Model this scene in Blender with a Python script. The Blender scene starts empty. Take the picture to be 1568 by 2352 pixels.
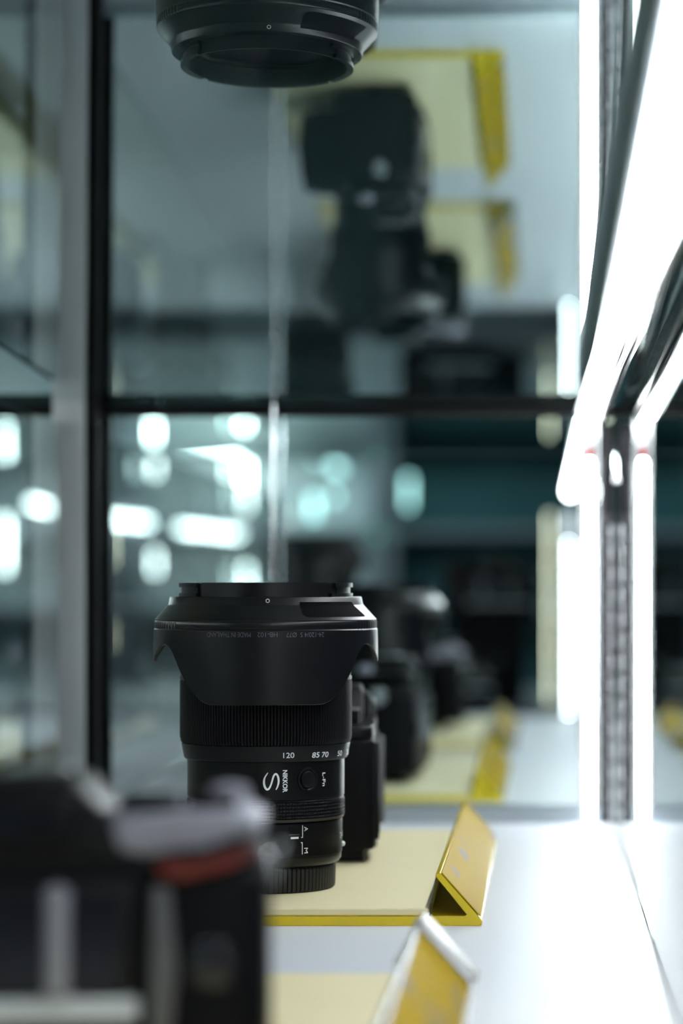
import bpy, bmesh, math, random
from mathutils import Vector, Matrix
random.seed(7)
PI = math.pi
S = bpy.context.scene
COL = S.collection
EYE = 0.156            # the camera's height above the case floor (m)
MIRY = 1.733           # where the mirror at the back stands

# ------------------------------------------------------------------ camera
cd = bpy.data.cameras.new('camera')
cam = bpy.data.objects.new('camera', cd); COL.objects.link(cam)
cam.location = (0, 0, EYE); cam.rotation_euler = (PI/2, 0, 0)
cd.sensor_fit = 'AUTO'; cd.sensor_width = 36.0
cd.lens = 6000/2352*36
cd.shift_x = -(1245-784)/2352
cd.shift_y = (1345-1176)/2352
cd.clip_start = 0.01; cd.clip_end = 100
cd.dof.use_dof = True; cd.dof.focus_distance = 1.232; cd.dof.aperture_fstop = 4.9
S.camera = cam
# ------------------------------------------------------------------ world, exposure
w = bpy.data.worlds.new('world'); S.world = w; w.use_nodes = True
bg = w.node_tree.nodes['Background']
bg.inputs[0].default_value = (0.30, 0.50, 0.53, 1); bg.inputs[1].default_value = 0.08
S.view_settings.view_transform = 'Standard'; S.view_settings.look = 'None'
S.view_settings.gamma = 1.0; S.view_settings.exposure = 0.0
S.view_settings.use_curve_mapping = False
S.cycles.use_denoising = True
S.cycles.max_bounces = 14; S.cycles.glossy_bounces = 10; S.cycles.transmission_bounces = 10
S.cycles.diffuse_bounces = 4
S.cycles.caustics_reflective = True; S.cycles.caustics_refractive = False
S.cycles.sample_clamp_indirect = 40.0
def area(name, loc, rot, sx, sy, power, color):
    l = bpy.data.lights.new(name, 'AREA'); l.shape = 'RECTANGLE'; l.size = sx; l.size_y = sy
    l.energy = power; l.color = color
    o = bpy.data.objects.new(name, l); COL.objects.link(o); o.location = loc; o.rotation_euler = rot
    return o
# ceiling lamps of the shop and of the compartment above
area('shop_ceiling_lamp', (-1.2, -1.6, 1.72), (0, 0, 0), 1.8, 1.2, 42, (0.80, 0.95, 1.0))
area('shop_ceiling_lamp', (1.4, 0.4, 1.72), (0, 0, 0), 1.2, 1.2, 10, (0.85, 0.95, 1.0))
LED_T = 44.0   # strength of the LED tubes in the case
LED_U = 46.0
LED_S = 30.0   # LED strips across the shop

# ------------------------------------------------------------------ materials
MATS = {}
def mat(name, color, rough=0.5, metal=0.0, bump=0.0, bscale=400.0, emit=None, es=0.0, spec=0.5, trans=0.0, ior=1.5, coat=0.0, vary=0.0, vscale=60.0):
    if name in MATS: return MATS[name]
    m = bpy.data.materials.new(name); m.use_nodes = True
    nt = m.node_tree; b = nt.nodes['Principled BSDF']
    b.inputs['Base Color'].default_value = (*color, 1)
    b.inputs['Roughness'].default_value = rough; b.inputs['Metallic'].default_value = metal
    b.inputs['Specular IOR Level'].default_value = spec; b.inputs['IOR'].default_value = ior
    b.inputs['Transmission Weight'].default_value = trans
    b.inputs['Coat Weight'].default_value = coat
    tc = nt.nodes.new('ShaderNodeTexCoord')
    if emit: 
        b.inputs['Emission Color'].default_value = (*emit, 1); b.inputs['Emission Strength'].default_value = es
    if bump:
        n = nt.nodes.new('ShaderNodeTexNoise'); n.inputs['Scale'].default_value = bscale; n.inputs['Detail'].default_value = 3
        nt.links.new(tc.outputs['Object'], n.inputs['Vector'])
        bp = nt.nodes.new('ShaderNodeBump'); bp.inputs['Strength'].default_value = bump; bp.inputs['Distance'].default_value = 0.0004
        nt.links.new(n.outputs['Fac'], bp.inputs['Height']); nt.links.new(bp.outputs['Normal'], b.inputs['Normal'])
    if vary:
        n2 = nt.nodes.new('ShaderNodeTexNoise'); n2.inputs['Scale'].default_value = vscale; n2.inputs['Detail'].default_value = 4
        nt.links.new(tc.outputs['Object'], n2.inputs['Vector'])
        mx = nt.nodes.new('ShaderNodeMix'); mx.data_type = 'RGBA'
        mx.inputs[6].default_value = (*[c*(1-vary) for c in color], 1); mx.inputs[7].default_value = (*[min(1, c*(1+vary)) for c in color], 1)
        nt.links.new(n2.outputs['Fac'], mx.inputs[0]); nt.links.new(mx.outputs[2], b.inputs['Base Color'])
    MATS[name] = m
    return m
M_BARREL = mat('black_lens_enamel', (0.0035, 0.0035, 0.005), 0.32, bump=0.07, bscale=2500, spec=0.28)
M_HOOD = mat('black_hood_plastic', (0.0035, 0.0035, 0.005), 0.34, bump=0.08, bscale=2500, spec=0.34)
M_RUBBER = mat('black_ribbed_rubber', (0.0035, 0.0035, 0.005), 0.5, bump=0.1, bscale=1500, spec=0.2)
M_CAP = mat('black_cap_plastic', (0.0035, 0.0035, 0.005), 0.55, bump=0.2, bscale=1500)
M_DEEP = mat('matte_black', (0.003, 0.003, 0.004), 0.6, spec=0.2)
M_RING = mat('ridged_metal_ring', (0.03, 0.03, 0.035), 0.3, metal=0.6)
M_GLOSS = mat('glossy_black', (0.006, 0.006, 0.010), 0.15)
M_WHITE = mat('white_paint', (0.82, 0.86, 0.88), 0.5)
M_GREYP = mat('grey_print', (0.10, 0.11, 0.14), 0.5)
M_BODY = mat('black_magnesium', (0.0035, 0.0035, 0.005), 0.42, bump=0.1, bscale=1500, spec=0.25)
M_LEATHER = mat('black_leatherette', (0.0035, 0.0035, 0.005), 0.55, bump=0.6, bscale=600, spec=0.12)
M_SILVERDECK = mat('dark_silver_deck', (0.30, 0.30, 0.36), 0.5, metal=0.0, spec=0.35)
M_CHROME = mat('chrome', (0.75, 0.75, 0.78), 0.15, metal=1.0)
M_STEEL = mat('brushed_steel', (0.45, 0.46, 0.48), 0.3, metal=1.0)
M_RED = mat('red_enamel', (0.16, 0.012, 0.008), 0.45)
M_BRASS = mat('brass', (0.6, 0.42, 0.12), 0.3, metal=1.0)
M_YEL = mat('yellow_acrylic', (0.80, 0.60, 0.012), 0.22, coat=0.1)
M_CREAM = mat('cream_card', (0.89, 0.80, 0.50), 0.42, vary=0.03, vscale=30)
M_FLOOR = mat('white_laminate', (0.66, 0.69, 0.74), 0.45, vary=0.02, vscale=8)
M_ALU = mat('satin_aluminium', (0.42, 0.47, 0.51), 0.4, metal=0.7)
M_POST = mat('pale_aluminium_post', (0.58, 0.62, 0.64), 0.5, metal=0.3)
M_LED = mat('led_light', (1, 1, 1), 0.4, emit=(0.93, 0.98, 1.0), es=LED_T)
M_LEDU = mat('led_light_under_shelf', (1, 1, 1), 0.4, emit=(0.93, 0.98, 1.0), es=LED_U)
M_STRIP = mat('strip_light', (1, 1, 1), 0.4, emit=(0.85, 1.0, 0.98), es=LED_S)
M_STRIPD = mat('dim_strip_light', (1, 1, 1), 0.4, emit=(0.75, 1.0, 0.96), es=LED_S*0.35)
M_WARM = mat('warm_strip_light', (1, 1, 1), 0.4, emit=(1.0, 0.98, 0.72), es=LED_S*0.3)
M_ACRYL = mat('clear_acrylic', (0.95, 0.98, 0.98), 0.03, trans=1.0, ior=1.49)
def glass_mat(name, refl, tint):
    m = bpy.data.materials.new(name); m.use_nodes = True; nt = m.node_tree
    b = nt.nodes['Principled BSDF']; b.inputs['Base Color'].default_value = (*tint, 1)
    b.inputs['Transmission Weight'].default_value = 1; b.inputs['Roughness'].default_value = 0.0; b.inputs['IOR'].default_value = 1.52
    if refl:
        g = nt.nodes.new('ShaderNodeBsdfGlossy'); g.inputs['Roughness'].default_value = 0.0; g.inputs['Color'].default_value = (0.86, 0.95, 0.94, 1)
        mx = nt.nodes.new('ShaderNodeMixShader'); mx.inputs[0].default_value = refl
        nt.links.new(b.outputs[0], mx.inputs[1]); nt.links.new(g.outputs[0], mx.inputs[2]); nt.links.new(mx.outputs[0], nt.nodes['Material Output'].inputs['Surface'])
    return m
M_GLASS = glass_mat('pane_glass', 0, (0.80, 0.92, 0.90))
M_SHELF = glass_mat('half_silvered_shelf_glass', 0.58, (0.42, 0.55, 0.55))
M_MIRROR = mat('mirror', (0.72, 0.81, 0.81), 0.0, metal=1.0)

# ------------------------------------------------------------------ helpers (mm)
K = 0.001
def tag(o, label=None, cat=None, group=None, kind=None):
    if label: o['label'] = label
    if cat: o['category'] = cat
    if group: o['group'] = group
    if kind: o['kind'] = kind
    return o
def thing(name, loc, label, cat, group=None, rz=0.0):
    o = bpy.data.objects.new(name, None); COL.objects.link(o); o.empty_display_size = 0.02
    o.location = loc; o.rotation_euler = (0, 0, rz)
    return tag(o, label, cat, group)
def link(name, bm, m, parent=None, smooth=True, angle=35):
    me = bpy.data.meshes.new(name); bmesh.ops.recalc_face_normals(bm, faces=bm.faces[:])
    for v in bm.verts: v.co *= K
    bm.to_mesh(me); bm.free()
    if smooth:
        for p in me.polygons: p.use_smooth = True
        try: me.set_sharp_from_angle(angle=math.radians(angle))
        except Exception: pass
    me.materials.append(m)
    o = bpy.data.objects.new(name, me); COL.objects.link(o)
    if parent: o.parent = parent
    return o
def lathe(bm, prof, segs=96, rmod=None, cap=True, M=None):
    """prof: (r, z) list; rmod(i, k) -> radius offset"""
    rings = []
    for k, (r, z) in enumerate(prof):
        if r < 1e-6:
            rings.append([bm.verts.new((0, 0, z))]); continue
        ring = []
        for i in range(segs):
            a = 2*PI*i/segs; rr = r + (rmod(i, k) if rmod else 0)
            ring.append(bm.verts.new((rr*math.sin(a), -rr*math.cos(a), z)))
        rings.append(ring)
    for a, b in zip(rings, rings[1:]):
        for i in range(segs):
            j = (i+1) % segs
            if len(a) == 1 and len(b) == 1: continue
            if len(a) == 1: bm.faces.new((a[0], b[i], b[j]))
            elif len(b) == 1: bm.faces.new((a[i], a[j], b[0]))
            else: bm.faces.new((a[i], a[j], b[j], b[i]))
    if M is not None:
        vs = [v for r in rings for v in r]
        for v in vs: v.co = M @ v.co
    return rings
def arc(bm, r0, r1, z0, z1, a0, a1, segs=24, M=None):
    vs = []
    for i in range(segs+1):
        a = math.radians(a0 + (a1-a0)*i/segs)
        s, c = math.sin(a), -math.cos(a)
        vs.append([bm.verts.new((r*s, r*c, z)) for r, z in ((r0, z0), (r1, z0), (r1, z1), (r0, z1))])
    for p, q in zip(vs, vs[1:]):
        for k in range(4):
            l = (k+1) % 4; bm.faces.new((p[k], p[l], q[l], q[k]))
    bm.faces.new(vs[0]); bm.faces.new(list(reversed(vs[-1])))
    if M is not None:
        for r in vs:
            for v in r: v.co = M @ v.co
def box(bm, x0, x1, y0, y1, z0, z1, bev=0.0, seg=3, M=None):
    r = bmesh.ops.create_cube(bm, size=1.0)
    vs = r['verts']
    for v in vs:
        v.co = Vector(((x0+x1)/2 + v.co.x*(x1-x0), (y0+y1)/2 + v.co.y*(y1-y0), (z0+z1)/2 + v.co.z*(z1-z0)))
    if bev:
        es = list({e for v in vs for e in v.link_edges})
        rr = bmesh.ops.bevel(bm, geom=es, offset=bev, segments=seg, profile=0.5, affect='EDGES')
        vs = list({v for f in rr['faces'] for v in f.verts} | {v for v in vs if v.is_valid})
        # every vertex of this island
        seen = set(vs); st = list(vs)
        while st:
            v = st.pop()
            for e in v.link_edges:
                o = e.other_vert(v)
                if o not in seen: seen.add(o); st.append(o)
        vs = list(seen)
    if M is not None:
        for v in vs: v.co = M @ v.co
    return vs
def prism(bm, pts, axis, a0, a1, bev=0.0, seg=2, M=None):
    """pts: 2-D outline; axis 'x','y','z' is the extrusion axis"""
    def mk(p, t):
        if axis == 'x': return Vector((t, p[0], p[1]))
        if axis == 'y': return Vector((p[0], t, p[1]))
        return Vector((p[0], p[1], t))
    A = [bm.verts.new(mk(p, a0)) for p in pts]; B = [bm.verts.new(mk(p, a1)) for p in pts]
    n = len(pts); fs = [bm.faces.new(A), bm.faces.new(list(reversed(B)))]
    for i in range(n):
        j = (i+1) % n; fs.append(bm.faces.new((A[j], A[i], B[i], B[j])))
    vs = A+B
    if bev:
        es = list({e for v in vs for e in v.link_edges})
        rr = bmesh.ops.bevel(bm, geom=es, offset=bev, segments=seg, profile=0.5, affect='EDGES')
        seen = {v for f in rr['faces'] for v in f.verts} | {v for v in vs if v.is_valid}; st = list(seen)
        while st:
            v = st.pop()
            for e in v.link_edges:
                o = e.other_vert(v)
                if o not in seen: seen.add(o); st.append(o)
        vs = list(seen)
    if M is not None:
        for v in vs: v.co = M @ v.co
def tube(bm, pts, r, n=12, closed=False, M=None):
    pts = [Vector(p) for p in pts]; rings = []
    N = len(pts)
    for i, p in enumerate(pts):
        if closed: t = (pts[(i+1) % N]-pts[i-1]).normalized()
        else: t = (pts[min(i+1, N-1)]-pts[max(i-1, 0)]).normalized()
        u = t.cross(Vector((0, 0, 1)));
        if u.length < 1e-3: u = t.cross(Vector((1, 0, 0)))
        u.normalize(); v = t.cross(u)
        rings.append([bm.verts.new(p + r*(math.cos(2*PI*k/n)*u + math.sin(2*PI*k/n)*v)) for k in range(n)])
    prs = list(zip(rings, rings[1:])) + ([(rings[-1], rings[0])] if closed else [])
    for a, b in prs:
        for k in range(n):
            l = (k+1) % n; bm.faces.new((a[k], a[l], b[l], b[k]))
    if not closed: bm.faces.new(rings[0]); bm.faces.new(list(reversed(rings[-1])))
    if M is not None:
        for r_ in rings:
            for v in r_: v.co = M @ v.co
def B(): return bmesh.new()
def T(x=0, y=0, z=0): return Matrix.Translation((x, y, z))
def RX(a): return Matrix.Rotation(math.radians(a), 4, 'X')
def RY(a): return Matrix.Rotation(math.radians(a), 4, 'Y')
def RZ(a): return Matrix.Rotation(math.radians(a), 4, 'Z')

def text_bm(txt, size, shear=0.0, bold=0.0, space=1.0):
    c = bpy.data.curves.new('t', 'FONT'); c.body = txt; c.size = size; c.shear = shear
    c.align_x = 'CENTER'; c.align_y = 'CENTER'; c.offset = bold; c.space_character = space
    c.resolution_u = 6
    o = bpy.data.objects.new('t', c); COL.objects.link(o)
    dg = bpy.context.evaluated_depsgraph_get(); dg.update()
    me = bpy.data.meshes.new_from_object(o.evaluated_get(dg))
    bm = bmesh.new(); bm.from_mesh(me)
    COL.objects.unlink(o); bpy.data.objects.remove(o); bpy.data.curves.remove(c); bpy.data.meshes.remove(me)
    for v in bm.verts: v.co.z = 0
    bmesh.ops.triangulate(bm, faces=bm.faces[:])
    return bm
def fit(bm, wid, hei):
    xs = [v.co.x for v in bm.verts]; ys = [v.co.y for v in bm.verts]
    cx, cy = (min(xs)+max(xs))/2, (min(ys)+max(ys))/2
    sx, sy = wid/(max(xs)-min(xs)), hei/(max(ys)-min(ys))
    for v in bm.verts: v.co.x = (v.co.x-cx)*sx; v.co.y = (v.co.y-cy)*sy
    return bm
def on_cyl(bm, rot, phi, h, r):
    """wrap flat marks on a cylinder: rot in quarter turns clockwise"""
    for v in bm.verts:
        x, y = v.co.x, v.co.y
        for _ in range(rot): x, y = y, -x
        a = phi + x/r
        v.co = Vector((r*math.sin(a), -r*math.cos(a), h+y))
    return bm
def mark(name, bm, m, parent):
    return link(name, bm, m, parent, smooth=False)

# ------------------------------------------------------------------ the case: floor, panes, mirror
def struct(name, bm, m, label, smooth=False):
    o = link(name, bm, m, None, smooth); return tag(o, label, kind='structure')
b = B(); box(b, -900, 48.3, 330, 1733, -18, 0, 0.4, 1)
struct('floor', b, M_FLOOR, 'white laminate base board of the display case')
b = B(); box(b, 48.7, 500, 330, 1733, -18, 0, 0.4, 1)
struct('floor', b, M_FLOOR, 'white laminate base board beyond the glass side pane')
b = B(); box(b, -900, 500, 1733, 1738, 0, 760)
struct('wall_back', b, M_MIRROR, 'mirror forming the back of the display case')
b = B(); box(b, 48.5, 54.5, 330, 1731, 0.15, 760)
struct('wall_right', b, M_GLASS, 'clear glass side pane of the display case')
b = B(); box(b, -319, -314.5, 330, 1698, 0.15, 262)
struct('wall_left', b, glass_mat('partition_glass', 0, (0.97, 0.99, 0.99)), 'clear glass partition running from the grey upright towards the viewer')
# base channel under the mirror
b = B(); prism(b, [(1714, 0.2), (1732.6, 0.2), (1732.6, 11), (1729, 11), (1729, 3), (1718, 3), (1718, 9.5), (1714, 9.5)], 'x', -880, 46, 0)
struct('trim_1', b, M_ALU, 'aluminium channel along the foot of the mirror')
# shelf of glass above, its far edge a little lower
TS = math.atan(0.021)
SH = T(0, 1733, 275.0) @ RX(-math.degrees(TS))
b = B(); box(b, -880, 46, -1330, -2, 0, 8, 0.6, 1, M=SH)
o = link('glass_shelf', b, M_SHELF, None, False)
tag(o, 'wide clear glass shelf overhead that mirrors the standing lens', 'shelf')
b = B(); box(b, -880, 500, 1719, 1731, 268.6, 274.9, 0.6, 2)
tag(link('shelf_rail', b, M_DEEP, None, True), 'black rail carrying the back edge of the glass shelf', 'rail')
# post at the left
t = thing('corner_post', (-0.3065, 1.708, 0), 'grey aluminium upright with a black edge, left of the standing lens', 'post')
b = B(); box(b, -12.5, 8.5, -7, 8, 0.2, 740, 1.0, 2); link('upright', b, M_POST, t)
b = B(); box(b, 8.6, 16.5, -5, 8, 0.2, 740, 0.8, 2); tag(link('black_gasket', b, M_DEEP, t), 'black rubber edge')
# outer front frame of the case (only the mirror sees it)
t = thing('case_top_lamp', (-0.32, 1.1, 0.742), 'long white lamp under the lid of the upper compartment', 'lamp')
b = B(); box(b, -250, 250, -9, 9, 0, 8, 1, 1); link('housing', b, M_ALU, t)
b = B(); box(b, -245, 245, -6, 6, -3, -0.1, 1, 1); link('diffuser', b, M_STRIPD, t)
b = B(); box(b, -900, 500, 330, 1738, 760, 772)
struct('ceiling', b, mat('grey_lid', (0.30, 0.34, 0.36), 0.5), 'grey lid over the upper compartment')

# ------------------------------------------------------------------ LED tubes
t = thing('led_tube', (0.031, 1.715, 0), 'bright upright LED tube in the back corner beside the glass pane', 'lamp')
b = B(); lathe(b, [(0, 2), (3.0, 2), (3.0, 236), (2.2, 239), (0, 239.5)], 24); link('light_tube', b, M_LED, t)
b = B(); lathe(b, [(0, 239.6), (2.6, 239.6), (2.6, 247), (0, 247)], 20); tag(link('wire_joint', b, mat('red_plastic', (0.55, 0.08, 0.06), 0.4), t), 'small red joint')
b = B(); arc(b, 4.4, 5.6, 0.3, 264, 90, 270, 20); link('clear_holder', b, M_ACRYL, t)
b = B(); box(b, -6.5, 6.5, 6, 8.5, 0.3, 264, 0.4, 1); link('back_strip', b, M_STEEL, t)
tf = thing('led_tube', (0.031, 0.385, 0), 'dotted upright LED strip, seen in the mirror left of the bright tube', 'lamp')
b = B()
for k in range(26): bmesh.ops.create_uvsphere(b, u_segments=12, v_segments=8, radius=1.5, matrix=T(0, -4.6, 6+k*8.0))
link('light_dots', b, M_LED, tf)
b = B(); box(b, -5, 5, -8.5, -6.2, 0.3, 240, 0.4, 1); link('back_strip', b, M_STEEL, tf)
t = thing('under_shelf_led_tube', (-0.66, 0.40, 0.262), 'LED tube lighting the compartment beyond the glass partition', 'lamp')  # out-of-view fill light, added to brighten the left compartment
b = B(); lathe(b, [(0, 0), (4.7, 0), (4.7, 1100), (0, 1101)], 20, M=RX(-90)); link('light_tube', b, mat('led_light_left', (1, 1, 1), 0.4, emit=(0.93, 0.98, 1.0), es=30.0), t)
# dark corner profile between tube and pane, with a steel stripe and notches
t = thing('corner_profile', (0.0425, 1.714, 0), 'dark slotted metal profile in the corner behind the LED tube', 'profile')
b = B(); box(b, -4.2, 4.6, -1, 14, 0.3, 262, 0.6, 1)
link('profile_body', b, mat('gunmetal', (0.008, 0.008, 0.011), 0.5, spec=0.3), t)
b = B(); box(b, 2.2, 3.4, -2.4, -1.0, 0.4, 196, 0.3, 1); link('steel_stripe', b, M_STEEL, t)
b = B()
for k in range(14): box(b, -4.0, 4.4, -1.8, -1.0, 8+k*14.5, 14.5+k*14.5, 0.2, 1)
link('notches', b, mat('dark_notch', (0.045, 0.042, 0.05), 0.5), t)
b = B()
lathe(b, [(0, -3.4), (2.2, -3.4), (3.0, -2.4), (3.0, 0), (0, 0)], 20, M=T(2.6, -1, 226) @ RX(-90) @ RX(180))
link('screw', b, M_CHROME, t)
# tube along the side pane under the shelf
t = thing('under_shelf_led_tube', (0.0335, 0.36, 0.2672), 'thick bright LED tube running towards the viewer under the glass shelf', 'lamp', rz=math.radians(0.22))
b = B(); lathe(b, [(0, 0), (4.7, 0), (4.7, 1322), (4.0, 1326), (0, 1327)], 28, M=RX(-90)); link('light_tube', b, M_LEDU, t)
b = B(); arc(b, 5.3, 6.9, 0, 1328, -90, 110, 24, M=RX(-90)); link('channel_cover', b, M_ALU, t)
b = B(); box(b, 7.2, 8.6, 0, 1328, -7, 6.5, 0.4, 1); link('side_rail', b, M_STEEL, t)
b = B(); box(b, 10.0, 12.2, 0, 1328, -5, 6.5, 0.4, 1); link('black_rail', b, M_GLOSS, t)

# ------------------------------------------------------------------ the lens standing on its cap
LX, LY = -135.8, 1285.0
TRAY = 8.0
def aim(x, y, r):
    """where a point seen at this place of the lens lies on a barrel of radius r: angle and height"""
    lo, hi = -1.4, 1.55
    for _ in range(60):
        m_ = (lo+hi)/2
        X = LX + r*math.sin(m_); Y = LY - r*math.cos(m_)
        if 1245+6000*X/Y < x: lo = m_
        else: hi = m_
    Y = LY - r*math.cos(lo)
    return lo, 156-(y-1345)*Y/6000-TRAY
FC = 6.0   # direction in which the hood faces, degrees
def hood_edge(a):
    a = abs((a+180) % 360-180)
    if a > 90: a = 180-a
    tb = [(0, 91.4), (26, 91.4), (30, 91.7), (33.5, 93.0), (37, 95.4), (41.5, 99.2), (47, 105.6), (51, 111.5), (54, 115.6), (57, 118.2), (60, 119.5), (63, 119.8), (67, 118.8), (72, 116.6), (80, 113.2), (87, 110.9), (90, 110.6)]
    for (a0, h0), (a1, h1) in zip(tb, tb[1:]):
        if a <= a1: return h0+(h1-h0)*(a-a0)/(a1-a0)
    return tb[-1][1]
def build_lens(name, loc, label, group, full=True):
    t = thing(name, loc, label, 'camera lens', group)
    # rear cap with grip ribs
    b = B()
    def rm(i, k): return 0 if k in (0, 1, 6) else (-0.75 if i % 6 == 0 else 0.0)
    lathe(b, [(0, 0), (32.6, 0), (33.6, 0.6), (33.9, 1.4), (34.2, 11.0), (33.4, 12.2), (0, 12.2)], 6*92, rm)
    link('rear_cap', b, M_CAP, t)
    # mount end of the barrel
    b = B(); lathe(b, [(0, 12.3), (34.4, 12.3), (35.6, 13.0), (36.8, 14.6), (36.9, 17.4), (37.25, 17.6), (37.4, 33.4), (36.6, 34.2), (0, 34.2)], 128)
    link('mount_barrel', b, M_BARREL, t)
    # control ring, ridged and dotted
    b = B()
    prof = [(0, 34.3), (37.0, 34.3), (37.9, 34.5), (38.5, 35.9)]
    flags = [0, 0, 0, 0]
    z = 36.1
    for k in range(5):
        prof += [(37.5, z), (38.55, z+0.35), (38.55, z+1.1), (37.5, z+1.45)]; flags += [0, 1, 1, 0]; z += 1.62
    prof += [(38.2, 44.4), (37.6, 45.0), (0, 45.0)]; flags += [0, 0, 0]
    lathe(b, prof, 480, lambda i, k: (-0.45 if (flags[k] and i % 3 == 0) else 0))
    link('control_ring', b, M_RING, t)
    # fixed barrel with the printed name
    b = B(); lathe(b, [(0, 45.1), (38.0, 45.1), (38.35, 45.5), (38.35, 63.4), (0, 63.4)], 128)
    link('fixed_barrel', b, M_BARREL, t)
    # zoom ring: scale band and ribbed rubber
    b = B(); lathe(b, [(0, 63.5), (39.2, 63.5), (39.7, 63.8), (40.0, 64.4), (41.3, 71.2), (0, 71.2)], 128)
    zr = link('zoom_ring', b, M_BARREL, t)
    b = B()
    nr = 165
    lathe(b, [(0, 71.3), (40.8, 71.3), (41.5, 72.0), (42.05, 74.5), (42.05, 101.2), (41.4, 102.0), (0, 102.0)], nr*4,
          lambda i, k: (-0.75 if (i % 4 in (0,) and 2 <= k <= 5) else 0))
    link('ribbed_grip', b, M_RUBBER, zr)
    # front barrel under the hood and the front cap in it
    b = B(); lathe(b, [(0, 102.1), (42.0, 102.1), (42.0, 103.6), (41.4, 104.0), (42.6, 110.6), (42.2, 111.0), (42.2, 111.6), (43.2, 113.0), (43.4, 118), (42.0, 133), (38.5, 139.5), (37.0, 139.5), (37.0, 136.0), (0, 136.0)], 128)
    link('front_barrel', b, M_BARREL, t)
    b = B(); lathe(b, [(0, 138.6), (34.0, 138.6), (36.2, 138.0), (36.9, 136.2), (0, 136.1)], 96)
    for sx in (-1, 1):
        box(b, sx*26-4.5, sx*26+4.5, -17, 17, 138.6, 140.2, 0.5, 2)
        for q in range(4): box(b, sx*(13+q*2.6)-0.5, sx*(13+q*2.6)+0.5, -15+q*2, 15-q*2, 138.5, 139.4, 0.2, 1)
    link('front_cap', b, M_GLOSS, t)
    # reversed hood: petal wall
    b = B()
    ro, ri = 54.9, 53.0
    N = 480; cols = []
    for i in range(N):
        a = 360.0*i/N; he = hood_edge(a); aa = math.radians(a+FC)
        s, c = math.sin(aa), -math.cos(aa)
        ser = (-0.35 if (i % 4 < 2 and abs(abs((a+180) % 360-180)-72) < 20) else 0.0)
        P = [(ro, he+0.3), (ro-0.02, he+(126.6-he)*0.5), (ro-0.25, 126.6), (ro-0.75, 127.2), (ro-0.55+ser, 127.5), (ro-0.55+ser, 130.4), (ro-0.9+ser*0.5, 131.0),
             (ri-0.9, 130.6), (ri-0.4, 128.5), (ri, he+(128-he)*0.5), (ri+0.5, he+0.1), (ro-0.4, he)]
        cols.append([b.verts.new((r*s, r*c, h)) for r, h in P])
    for i in range(N):
        p, q = cols[i], cols[(i+1) % N]
        for k in range(len(p)):
            l = (k+1) % len(p); b.faces.new((p[k], p[l], q[l], q[k]))
    hd = link('lens_hood', b, M_HOOD, t)
    # its shoulder and neck
    b = B(); lathe(b, [(52.2, 130.3), (54.0, 131.05), (54.15, 131.5), (47.9, 138.4), (47.5, 138.9), (46.9, 142.3), (46.6, 142.6), (39.6, 142.6), (39.6, 139.8), (46.0, 137.5), (51.8, 130.6), (52.2, 130.3)], 160)
    sh = link('hood_shoulder', b, M_HOOD, hd)
    b = B()
    arc(b, 39.2, 40.4, 142.5, 149.0, 0, 359.9, 120)
    arc(b, 40.3, 41.4, 142.7, 149.4, -48+FC, 46+FC, 40); arc(b, 40.3, 41.4, 142.7, 149.4, 132+FC, 226+FC, 40)
    arc(b, 40.3, 40.9, 144.4, 147.0, 30+FC, 60+FC, 20)
    for s0 in (52, 232):
        arc(b, 40.2, 42.5, 142.7, 144.3, s0+FC-4, s0+76+FC, 30)
        arc(b, 40.3, 42.5, 147.2, 149.3, s0+FC, s0+76+FC, 30)
        lathe_z = [(41.3, 144.3), (41.3, 147.2)]
        arc(b, 40.3, 41.3, 144.2, 147.3, s0+FC+3, s0+76+FC, 30)
    link('bayonet_ring', b, M_HOOD, hd)
    # lock button in the shoulder
    b = B()
    pts = [(30, 0.4), (28.6, 1.6), (28.4, 3.4), (28.4, 6.4), (30, 6.9), (64, 6.9), (69, 0.4)]
    A0, A1 = 25.5, 71.0; n = 40; prev = None; cs = []
    for i in range(n+1):
        a = A0+(A1-A0)*i/n
        lo = 133.1 + (1.8*max(0, 1-(a-A0)/3.0)**2)
        hi = 140.2 if a < 66 else 140.2-(a-66)/5.0*6.2
        hi = max(hi, lo+0.3)
        def rad(h): return (54.15-(h-131.5)*6.25/6.9) if h < 138.4 else (47.9-(h-138.4)*0.24)
        s, c = math.sin(math.radians(a)), -math.cos(math.radians(a))
        col = []
        for q in range(7):
            h = lo+(hi-lo)*q/6; r = rad(h)+0.18
            col.append(b.verts.new((r*s, r*c, h)))
        cs.append(col)
    for p, q in zip(cs, cs[1:]):
        for k in range(6): b.faces.new((p[k], p[k+1], q[k+1], q[k]))
    tag(link('lock_button', b, mat('dull_black_plastic', (0.002, 0.002, 0.003), 0.85, spec=0.08), hd), 'dark smooth lock button')
    if not full: return t
    # ---- writing and marks
    def put(name, bm, m, x, y, r, rot, par):
        ph, h = aim(x, y, r); return mark(name, on_cyl(bm, rot, ph, h, r+0.06), m, par)
    # white circle on the neck
    ph, h = aim(614.5, 1380, 47.4)
    b = B()
    tube(b, [(0.82*math.cos(q*PI/12), 0.82*math.sin(q*PI/12), 0) for q in range(24)], 0.2, 6, True)
    link('index_circle', on_cyl(b, 0, ph, h, 47.75), M_WHITE, hd)
    # text round the hood, upside down
    for txt, xc, wd in (('24-120/4 S  Ø77', 702, 93), ('HB-102', 614, 46), ('MADE IN THAILAND', 523.5, 106)):
        bm = fit(text_bm(txt, 3), wd/4.85, 2.25)
        put('hood_print', bm, M_GREYP, xc, 1458, 54.95, 2, hd)
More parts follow.
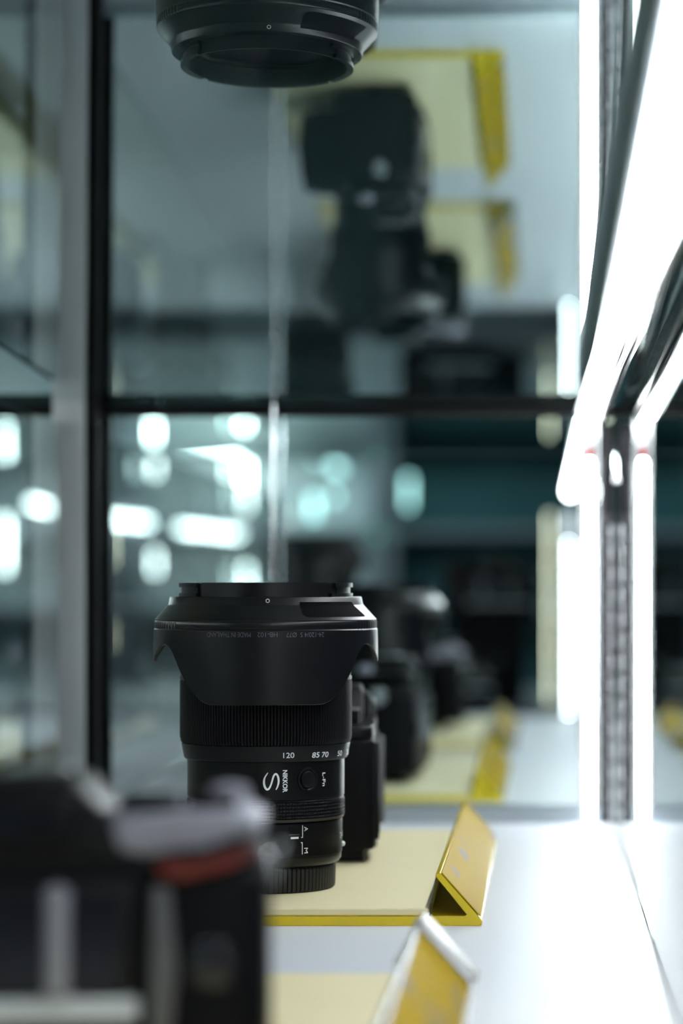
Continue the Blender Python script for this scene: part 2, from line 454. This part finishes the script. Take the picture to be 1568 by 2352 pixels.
    for txt, xc, yc, wd, he in (('120', 663, 1735, 26.5, 12.4), ('85', 725, 1734, 19, 12.4), ('70', 746.5, 1733, 19, 12.4), ('50', 780, 1730, 20, 12.4), ('35', 798, 1727, 22, 12.4)):
        bm = fit(text_bm(txt, 3, shear=0.0 if txt == '120' else 0.15, bold=0.02), wd/4.82*(1 if xc < 700 else 1.15), he/4.82)
        put('focal_length_print', bm, M_WHITE, xc, yc, 40.75, 0, zr)
    fb = [c for c in t.children if c.name.startswith('fixed_barrel')][0]
    bm = fit(text_bm('NIKKOR', 3, bold=0.09), 51.5/4.82, 11.5/4.82); put('name_print', bm, M_WHITE, 654.5, 1794.5, 38.35, 1, fb)
    bm = fit(text_bm('L-Fn', 3, bold=0.03), 31.5/4.82, 8.6/4.82*1.15); put('function_print', bm, M_WHITE, 743.5, 1790, 38.35, 1, fb)
    # the large italic S, drawn as a stroke of changing width
    pts = [(-19.5, 12.5), (-15, 16.5), (-6, 17.8), (4, 17.5), (10, 14.5), (11.5, 9.5), (8, 4.5), (0, 0.2), (-8, -4), (-14.5, -8), (-17.2, -12.2), (-14, -16.2), (-5, -17.8), (6, -17.2), (15, -14.6), (20.5, -11)]
    # reading direction runs down the barrel: u down, v right
    raw = [(615, 1775), (608, 1786), (606, 1796), (607.5, 1806), (612, 1813), (617, 1812), (621.5, 1804), (625, 1793), (628, 1783), (632, 1778), (636, 1779.5), (639, 1787), (639.5, 1797), (637, 1807), (633.5, 1814)]
    wid = [1.6, 3.0, 4.2, 4.4, 4.2, 3.6, 3.3, 3.3, 3.6, 3.8, 3.8, 4.2, 3.8, 3.0, 2.0]
    from mathutils import geometry
    P = [Vector((x, y, 0)) for x, y in raw]; D = []; W = []
    for i in range(len(P)-1):
        p0 = P[max(i-1, 0)]; p1 = P[i]; p2 = P[i+1]; p3 = P[min(i+2, len(P)-1)]
        for q in range(6):
            s = q/6
            D.append(0.5*((2*p1)+(-p0+p2)*s+(2*p0-5*p1+4*p2-p3)*s*s+(-p0+3*p1-3*p2+p3)*s**3)); W.append(wid[i]*(1-s)+wid[i+1]*s)
    D.append(P[-1]); W.append(wid[-1])
    b = B(); prev = None
    for i, p in enumerate(D):
        tt = (D[min(i+1, len(D)-1)]-D[max(i-1, 0)]).normalized(); nn = Vector((-tt.y, tt.x, 0))
        row = []
        for sgn in (-1, 1):
            q = p+nn*sgn*W[i]*0.58
            ph, h = aim(q.x, q.y, 38.42); row.append(b.verts.new((38.42*math.sin(ph), -38.42*math.cos(ph), h)))
        if prev: b.faces.new((prev[0], prev[1], row[1], row[0]))
        prev = row
    mark('s_mark', b, M_WHITE, fb)
    # round function button
    ph, h = aim(707, 1790, 38.35)
    MB = RZ(math.degrees(ph)) @ T(0, -38.0, h) @ RX(90)
    b = B(); lathe(b, [(0, -2), (5.9, -2), (5.7, 0.7), (5.0, 0.9), (4.1, 0.1), (3.9, 0.1), (0, 0.1)], 48, M=MB)
    fbn = link('function_button_rim', b, M_BARREL, fb)
    MB2 = RZ(math.degrees(ph)) @ T(0.9*0, -38.0, h) @ RX(90)
    b = B(); lathe(b, [(0, 0), (3.9, 0), (3.9, 0.9), (3.6, 1.15), (3.1, 1.0), (0, 1.0)], 48, M=MB2)
    link('function_button', b, M_RUBBER, fb)
    # focus switch
    mbr = [c for c in t.children if c.name.startswith('mount_barrel')][0]
    def quad(x0, x1, y0, y1, r, skew=0):
        b = B(); n = 6; rows = []
        for i in range(n+1):
            x = x0+(x1-x0)*i/n; rr = []
            for yy in (y0, y1):
                pa, hh = aim(x, yy-skew*i/n, r); rr.append(b.verts.new((r*math.sin(pa), -r*math.cos(pa), hh)))
            rows.append(rr)
        for p, q in zip(rows, rows[1:]): b.faces.new((p[0], p[1], q[1], q[0]))
        return b
    link('switch_slot', quad(662, 688, 1900, 1963, 37.46, 1), M_DEEP, mbr)
    sw = link('focus_switch', quad(663.5, 687, 1916, 1927, 37.9, 1), M_BARREL, mbr)
    mark('switch_mark', quad(667.5, 685.5, 1923, 1927.5, 38.1, 1), M_WHITE, mbr)
    mark('switch_edge', quad(663.5, 687, 1917, 1918.6, 38.1, 1), M_GREYP, mbr)
    for args in ((693.8, 695.4, 1895.5, 1924.0), (691.2, 695.4, 1922.6, 1924.2), (693.2, 694.8, 1935, 1962.5), (690.6, 694.8, 1934.6, 1936.2)):
        mark('bracket_line', quad(*args, 37.5), M_WHITE, mbr)
    bm = fit(text_bm('A', 3), 10.8/4.82, 10/4.82); put('auto_print', bm, M_WHITE, 702.5, 1904, 37.42, 1, mbr)
    bm = fit(text_bm('M', 3), 12.5/4.82, 10/4.82); put('manual_print', bm, M_WHITE, 702.5, 1953.5, 37.42, 1, mbr)
    bm = fit(text_bm('24-120/4', 3), 20, 2.9)
    for v in bm.verts: v.co.x += 10
    put('range_print', bm, M_WHITE, 780, 1918.5, 37.45, 0, mbr)
    b = B(); ph, h = aim(784.5, 1940, 37.4)
    ph += 0.16
    bmesh.ops.create_uvsphere(b, u_segments=20, v_segments=12, radius=1.3, matrix=T(37.5*math.sin(ph), -37.5*math.cos(ph), h))
    link('mounting_dot', b, M_WHITE, mbr)
    return t
main_lens = build_lens('camera_lens', (LX*K, LY*K, TRAY*K), 'black zoom lens standing on its rear cap with reversed petal hood, printed S mark', None)

# ------------------------------------------------------------------ trays with a folded price flap
def tray(loc, x0, x1, y0, y1, label, group, flap=True):
    t = thing('display_tray', loc, label, 'tray', group)
    b = B(); th = 4.3
    if flap:
        # one bent sheet: base, then back over itself at the right
        xr = x1; zt = 24.5
        pts = [(x0, 0), (xr-1.5, 0), (xr, 0.5), (xr+0.6, 1.6), (xr+0.2, 2.8), (xr-19.0, zt), (xr-21.2, zt-1.4), (xr-6.2, 5.2), (xr-7.4, th), (x0, th)]
        prism(b, pts, 'y', y0, y1, 0.25, 1)
    else:
        box(b, x0, x1, y0, y1, 0, th, 0.4, 1)
    link('bent_sheet', b, M_YEL, t, True, 25)
    b = B(); box(b, x0+3, x1-(24 if flap else 3), y0+1.5, y1-1.5, th+0.1, TRAY-0.1-0.0, 0.5, 1); link('cream_insert', b, M_CREAM, t, True, 25)
    if flap:
        b = B(); prism(b, [(xr-20.6, 22.4), (xr-19.6, 22.6), (xr-23.0, 4.5), (xr-23.9, 4.5)], 'y', y0+0.5, y1-0.5, 0); link('back_flap', b, mat('hazy_yellow_plastic', (0.85, 0.68, 0.15), 0.2, trans=0.9, ior=1.2), t, False)
        b = B(); prism(b, [(xr-22.5, 4.6), (xr-8.5, 4.6), (xr-20.4, 19.5)], 'y', y1-4, y1-1, 0); link('end_stop', b, M_YEL, t, False)
        # printed price card behind a clear cover on the slanted face
        b = B(); n = Vector((0.75, 0, 0.66)).normalized()
        p0 = Vector((xr-0.6, 0, 4.2)); p1 = Vector((xr-18.4, 0, 24.0))
        nn = Vector((p0.z-p1.z, 0, p1.x-p0.x)).normalized()*-1
        if nn.x < 0: nn = -nn
        q = [(p0+nn*0.15), (p1+nn*0.15), (p1+nn*0.6), (p0+nn*0.6)]
        prism(b, [(v.x, v.z) for v in q], 'y', y0+1, y1-1)
        link('price_card', b, card_mat(), t, False)
    return t
def card_mat():
    if 'price_card' in MATS: return MATS['price_card']
    m = mat('price_card', (0.55, 0.42, 0.10), 0.5, spec=0.04, coat=0.0)
    nt = m.node_tree; bs = nt.nodes['Principled BSDF']
    tc = nt.nodes.new('ShaderNodeTexCoord'); mp = nt.nodes.new('ShaderNodeMapping'); mp.inputs['Scale'].default_value = (30, 9, 30)
    n = nt.nodes.new('ShaderNodeTexNoise'); n.inputs['Scale'].default_value = 1.3; n.inputs['Detail'].default_value = 2
    cr = nt.nodes.new('ShaderNodeValToRGB'); cr.color_ramp.elements[0].position = 0.55; cr.color_ramp.elements[1].position = 0.68
    cr.color_ramp.elements[0].color = (0.52, 0.35, 0.012, 1); cr.color_ramp.elements[1].color = (0.34, 0.31, 0.27, 1)
    nt.links.new(tc.outputs['Object'], mp.inputs['Vector']); nt.links.new(mp.outputs[0], n.inputs['Vector'])
    nt.links.new(n.outputs['Fac'], cr.inputs['Fac']); nt.links.new(cr.outputs['Color'], bs.inputs['Base Color'])
    return m
tray((0, 0, 0.0), -206, -28, 1197, 1586, 'yellow bent tray under the standing lens with a folded price flap', None)
near_tray = tray((0, 0, 0.0), -214, -28, 560, 1000, 'nearer yellow tray under the blurred camera with a folded price flap', None)
tray((0, 0, 0.0), -760, -400, 1150, 1560, 'yellow tray left of the upright, seen in the mirror', None)
# clear sleeve folded over the nearer flap
b = B()
box(b, -1.2, 1.2, 600, 1014, -1.5, 1.5, 0.8, 2, M=T(-26.2, 0, 5.2))
tube(b, [(-47.6, 600, 25.6), (-47.6, 1014, 25.6)], 1.7, 14)
prism(b, [(-25.4, 5.0), (-24.2, 6.2), (-45.6, 29.6), (-47.0, 28.4)], 'y', 990, 1014, 0.3, 1)
tube(b, [(-48.6, 600, 24.2), (-57.0, 600, 9.2)], 1.0, 10); tube(b, [(-48.6, 1012, 24.2), (-57.0, 1012, 9.2)], 1.4, 10)
tag(link('clear_sleeve', b, mat('hazy_clear_plastic', (0.97, 0.98, 0.98), 0.25, trans=0.7, ior=1.4), near_tray, True, 25), 'clear folded plastic sleeve')

# ------------------------------------------------------------------ cameras
def build_camera(name, loc, rz, label, group=None, accent=True, lens=45, deck=None, scale=1.0):
    """local mm: rear screen faces -y, grip at +x"""
    t = thing(name, loc, label, 'camera', group, math.radians(rz)); t.scale = (scale,)*3
    deck = deck or M_BODY
    body = [(-67, -14), (-64, -20), (-40, -22), (30, -22), (52, -25), (62, -24), (67, -17), (68, 0), (66, 26), (60, 36), (48, 37), (38, 30), (34, 20), (24, 19), (-24, 19), (-60, 17), (-66, 10)]
    b = B(); prism(b, body, 'z', 7, 66, 2.2, 3); bd = link('body', b, M_LEATHER, t)
    b = B(); box(b, -54, 48, -15, 14, 0, 7.2, 1.0, 2); link('base_plate', b, M_BODY, t)
    top = [(x*0.985, y*0.96) for x, y in body]
    b = B(); prism(b, top, 'z', 66, 73, 1.6, 3); link('top_plate', b, M_BODY, t)
    # raised deck over the grip with sloping front
    b = B(); prism(b, [(22, 73), (34, 70.6), (50, 73.5), (65, 77), (67, 80), (59, 84), (42, 83.5), (24, 82)], 'y', -23, 24, 2.2, 3)
    dk = link('grip_deck', b, deck, t)
    # viewfinder hump
    b = B(); prism(b, [(-34, 71), (27, 71), (22, 84), (13, 93), (-14, 93.5), (-24, 91)], 'y', -24 if accent else -15, 20 if accent else 15, 2.0, 3)
    vf = link('viewfinder_hump', b, M_BODY, t)
    ed = 0 if accent else 9
    b = B(); box(b, -14, 14, -28+ed, -22+ed, 74, 89, 2.5, 3); ey = link('eyecup', b, M_RUBBER, vf)
    b = B(); box(b, -9, 9, -28.6+ed, -27.8+ed, 76, 85, 0.3, 1); link('eyepiece_glass', b, M_GLOSS, ey)
    b = B(); box(b, -9, 9, -6, 12, 93.3, 95, 0.4, 1); link('hot_shoe', b, M_STEEL, vf)
    # dials and buttons
    def dial(nm, x, y, z0, r, h, m):
        b = B(); lathe(b, [(0, z0), (r, z0), (r, z0+h-0.8), (r-0.8, z0+h), (0, z0+h)], 72, lambda i, k: -0.5 if (i % 3 == 0 and k in (1, 2)) else 0, M=T(x, y, 0)); return link(nm, b, m, t)
    dial('mode_dial', -46, -2, 73, 11, 9, M_BODY)
    dial('command_dial', 33, -8, 81, 9.0, 6, M_DEEP)
    dial('exposure_dial', 51, -11, 83, 7.5, 4.5, M_DEEP)
    b = B(); lathe(b, [(0, 82), (6.5, 82), (5.5, 88), (0, 89)], 32, M=T(55, 13, 0)); link('shutter_button', b, M_SILVERDECK, t)
    # rear: screen, thumb rest, pad
    b = B(); box(b, -58, 30, -27 if accent else -22.8, -20, 31.5 if accent else 12, 64, 1.0, 2); sc = link('screen_frame', b, M_BODY, t)
    b = B(); box(b, -54, 26, -27.6 if accent else -23.3, -26.8 if accent else -22.5, 34 if accent else 15, 61, 0.2, 1); link('screen', b, M_GLOSS, sc)
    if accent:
        b = B(); box(b, -58, 31, -28.4, -21, 24.5, 31.0, 1.2, 3); tag(link('lower_bar', b, mat('pale_bar', (0.62, 0.65, 0.68), 0.3), t), 'pale bar below the screen')  # made-up part; its pale colour stands in for a reflection in the screen
        b = B(); lathe(b, [(0, 31.5), (3.6, 31.5), (3.8, 33), (3.8, 62), (0, 64)], 28, M=T(8.5, -26.6, 0)); tag(link('upright_rod', b, mat('satin_grey_metal', (0.34, 0.34, 0.40), 0.35, metal=0.4), t), 'satin grey upright rod')  # rod added in place of an upright light reflected in the screen
    if accent:
      b = B(); prism(b, [(36, 69.5), (38, 65.6), (44, 64.5), (56, 67.5), (64, 71.5), (63, 73.0), (50, 69.6), (42, 68.8)], 'y', -27.5, -22, 0.8, 2)
      tag(link('red_accent', b, M_RED, t), 'red curved accent below the deck')
    b = B(); prism(b, [(34, 12), (40, 12), (42, 40), (40, 62), (35, 63)], 'y', -28, -22, 1.5, 3); link('thumb_rest', b, mat('grey_rubber', (0.10, 0.10, 0.108), 0.4), t)  # rubber coloured lighter to stand in for an upright highlight
    b = B(); lathe(b, [(0, 0), (7, 0), (7, 1.6), (5.5, 2.2), (0, 2.2)], 32, M=T(52, -24, 40) @ RX(90)); link('control_pad', b, M_GLOSS, t)
    # strap lugs with rings
    for sx in (-1, 1):
        b = B(); box(b, sx*66-2.5, sx*66+2.5, -4, 4, 62, 70, 1, 2)
        lg = link('strap_lug', b, M_CHROME, t)
        b = B(); tube(b, [(sx*(70+0.0)+1.5*sx*math.cos(q*PI/10), 5*math.sin(q*PI/10), 66+6.0*math.cos(q*PI/10)) for q in range(20)], 0.7, 8, True)
        link('ring', b, M_STEEL, lg)
    # lens at the front
    MF = T(-6, 19, 37) @ RX(-90)
    b = B(); lathe(b, [(0, 0), (31, 0), (31, 3), (29.5, 4), (29.5, lens*0.35), (0, lens*0.35)], 72, M=MF); bl = link('lens_barrel', b, M_BARREL, t)
    b = B(); lathe(b, [(0, lens*0.35), (32.5, lens*0.35), (33, lens*0.37), (33, lens*0.8), (31.5, lens*0.84), (31.5, lens), (28, lens), (25, lens-6), (0, lens-7)], 216, lambda i, k: -0.7 if (i % 3 == 0 and 2 <= k <= 3) else 0, M=MF); link('focus_ring', b, M_RUBBER, bl)
    b = B(); lathe(b, [(0, lens-3.5), (12, lens-4), (22, lens-6), (25, lens-6.6), (0, lens-7)], 48, M=MF); link('front_element', b, M_GLOSS, bl)
    return t
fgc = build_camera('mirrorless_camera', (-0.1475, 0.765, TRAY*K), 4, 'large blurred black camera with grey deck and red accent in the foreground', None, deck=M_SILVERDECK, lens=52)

# camera behind the lens, seen from its end
cb = build_camera('mirrorless_camera', (-0.1150, 1.455, TRAY*K), 95, 'small black camera turned sideways right behind the standing lens', None, lens=50, accent=False)

# ------------------------------------------------------------------ the taller lens at the front left, seen in the mirror
b = B(); box(b, -25, 25, -30, 30, 0, 60, 2, 2)
o = link('riser_block', b, mat('white_block', (0.55, 0.58, 0.6), 0.4), None); o.location = (-0.243, 0.672, 0.0001)
tag(o, 'white riser block under the second hooded lens, seen in the mirror', 'riser')
build_lens('camera_lens', (-0.243, 0.672, 0.0603), 'second black hooded lens on a riser, seen in the mirror', None, full=False)

b = B(); tube(b, [(-176.5, 1698, 0.3), (-176, 1700, 150), (-175, 1702, 274)], 0.8, 12)
tag(link('hanging_wire', b, M_CHROME, None), 'very thin upright bright wire behind the hood', 'wire')
# thin cable at the left
b = B(); tube(b, [(-470+i*12, 1650+i*1.5, 322-0.9*i-0.06*i*i) for i in range(18)], 1.4, 8)
tag(link('black_cable', b, M_DEEP, None), 'thin black cable above the shelf rail at the left', 'cable')

# ------------------------------------------------------------------ the shop behind the viewer, seen in the mirror
def sbox(name, x0, x1, y0, y1, z0, z1, m, label):
    b = B(); box(b, x0, x1, y0, y1, z0, z1); return struct(name, b, m, label)
M_SHOPW = mat('teal_grey_wall', (0.48, 0.55, 0.55), 0.7, vary=0.25, vscale=2.0)
M_SHOPD = mat('dark_teal_wall', (0.03, 0.11, 0.12), 0.5, vary=0.35, vscale=3.0)
M_CEIL = mat('grey_ceiling', (0.34, 0.39, 0.42), 0.8, vary=0.1, vscale=2)
sbox('wall_front', -3200, -330, -3290, -3200, -900, 1800, M_SHOPW, 'grey shop wall across the room, seen in the mirror')
sbox('wall_front', -330, 2000, -3290, -3200, -900, 1800, M_SHOPD, 'dark teal shop wall across the room, seen in the mirror')
sbox('ceiling', -3200, 2000, -3290, 2600, 1800, 1850, M_CEIL, 'grey shop ceiling')
sbox('wall_left', -3290, -3200, -3290, 2600, -900, 1800, M_SHOPW, 'grey shop wall at the left')
def beam(x0, y0, x1, y1, wd, m, label):
    b = B(); d = Vector((x1-x0, y1-y0, 0)); L = d.length; a = math.degrees(math.atan2(d.y, d.x))
    box(b, 0, L, -wd/2, wd/2, 1720, 1799, 2, 1, M=T(x0, y0, 0) @ RZ(a)); tag(link('ceiling_beam', b, m, None, False), label, 'beam')
beam(-2900, -3100, -300, 900, 240, M_SHOPD, 'dark diagonal beam under the shop ceiling')
# counter behind the viewer; its cameras stand in for the viewer's camera and hands
b = B(); box(b, -1500, 1200, -900, -60, -60, -13, 2, 1)
c = tag(link('shop_counter', b, mat('grey_counter', (0.22, 0.25, 0.27), 0.35), None), 'grey shop counter across the aisle, seen in the mirror', 'counter')
b = B(); box(b, -50, 50, -45, 45, 0, 116, 1, 1); o = link('stand_block', b, M_DEEP, None); o.location = (-0.075, -0.25, -0.013)
tag(o, 'black block carrying a camera on the shop counter', 'stand')
build_camera('mirrorless_camera', (-0.128, -0.13, -0.013), 176, 'black camera in front of the stand on the shop counter, seen in the mirror', None, lens=40)
build_camera('mirrorless_camera', (-0.072, -0.24, 0.1035), 188, 'black camera on top of the dark stand block, seen in the mirror', None, lens=50)

# light strips: (x, y) in the photograph -> the plane of the opposite cabinets
def vp(x, y, Y):
    d = (2*MIRY*1000-Y)/6000
    return (x-1245)*d, 156-(y-1345)*d
def strip(x0, y0, x1, y1, Y, r, m, label, group):
    X0, Z0 = vp(x0, y0, Y); X1, Z1 = vp(x1, y1, Y)
    b = B(); tube(b, [(X0, Y, Z0), (X1, Y, Z1)], r, 10)
    o = link('light_strip', b, m, None); tag(o, label, 'light', group)
    return o
Yv = -3000
GV = 'upright light strips of the cabinets across the shop'
strip(562, 925, 562, 1170, Yv, 5.0, M_STRIP, 'brightest tall upright light strip above the standing lens', GV)
strip(527, 925, 527, 1170, Yv, 3.0, M_STRIPD, 'dimmer upright light strip just left of the brightest one', GV)
strip(562, 1300, 562, 1420, Yv, 5.0, M_STRIP, 'lower upright light strip touching the top of the hood', GV)
strip(527, 1300, 527, 1420, Yv, 3.0, M_STRIPD, 'dim lower strip left of the one touching the hood', GV)
strip(353, 925, 353, 1090, Yv, 4.5, M_STRIP, 'bright upright strip right of the black gasket', GV)
strip(311, 925, 311, 1090, Yv, 3.5, M_STRIPD, 'dim upright strip beside the black gasket', GV)
strip(353, 1270, 353, 1315, Yv, 4.5, M_STRIP, 'short bright upright blob below the slanted lights', GV)
strip(8, 1190, 8, 1310, Yv, 5.0, M_STRIP, 'bright upright strip at the left picture edge', GV)
strip(5, 995, 12, 1008, Yv, 5.0, M_STRIP, 'small bright blob at the upper left edge below the rail', GV)
GH = 'slanted light bars across the shop'
strip(66, 1155, 108, 1168, Yv, 6.5, M_STRIP, 'slanted light bar left of the grey upright', GH)
strip(250, 1192, 340, 1201, Yv, 6.5, M_STRIP, 'slanted light bar just right of the black gasket', GH)
strip(408, 1213, 548, 1228, Yv, 6.5, M_STRIP, 'longest slanted light bar, above the left rim of the hood', GH)
G3 = 'teal glints deep in the mirror'
M_TEAL = mat('pale_teal_light', (1, 1, 1), 0.4, emit=(0.5, 0.95, 0.92), es=LED_S*0.12)
strip(720, 1040, 730, 1060, Yv, 8, M_TEAL, 'pale teal glint top left of the group', G3)
strip(760, 1068, 785, 1080, Yv, 10, M_TEAL, 'broad pale teal glint in the middle', G3)
strip(720, 1140, 720, 1190, Yv, 10, M_TEAL, 'upright pale teal glint below the broad one', G3)
strip(765, 1130, 770, 1150, Yv, 8, M_TEAL, 'pale teal glint right of the upright one', G3)
strip(938, 1095, 938, 1165, Yv, 7, M_TEAL, 'ribbed pale teal glint at the right of the group', G3)
strip(1140, 1010, 1140, 1045, Yv, 7, M_TEAL, 'faint teal glint near the right tube', G3)
strip(655, 1194, 657, 1194, Yv, 5, mat('warm_glint', (1, 1, 1), 0.4, emit=(1, 0.75, 0.62), es=LED_S*0.3), 'small round warm glint right of the thin light line', G3)
strip(636, 1170, 638, 1170, Yv, 5, mat('green_glint', (1, 1, 1), 0.4, emit=(0.3, 1, 0.7), es=LED_S*0.25), 'small round green glint beside the warm one', G3)
strip(866, 1226, 867, 1226, Yv, 5, mat('green_glint', (1, 1, 1)), 'round green glint right of the dark hood reflection', G3)
G4 = 'light strips of the opposite case'
strip(1261, 1180, 1261, 1640, -420, 1.0, M_WARM, 'yellowish upright light strip beside the bright tube', G4)
strip(1262, 900, 1262, 1010, -420, 1.0, M_WARM, 'short yellowish upright strip below the rail end', G4)
# cabinets across the shop as shelves
def cabinet(x0, x1, m, label):
    t = thing('shop_cabinet', ((x0+x1)/2*K, -3.1, -0.9), label, 'cabinet')
    W = (x1-x0)/2
    b = B(); box(b, -W, W, -60, -40, 0, 2000, 2, 1); link('back_panel', b, m, t)
    for s in (-1, 1):
        b = B(); box(b, s*W-15, s*W+15, -40, 60, 0, 2000, 2, 1); link('side_panel', b, M_ALU, t)
    for z in (700, 980, 1180, 1420, 1700):
        b = B(); box(b, -W+16, W-16, -40, 60, z, z+22, 1, 1); link('shelf', b, M_ALU, t)
    return t
cabinet(-1800, -1060, M_SHOPW, 'pale shelf cabinet at the far left across the shop, seen in the mirror')
cabinet(-1020, -420, M_SHOPW, 'pale shelf cabinet behind the slanted lights, seen in the mirror')
cabinet(-380, 220, M_SHOPD, 'dark teal shelf cabinet across the shop, seen in the mirror')
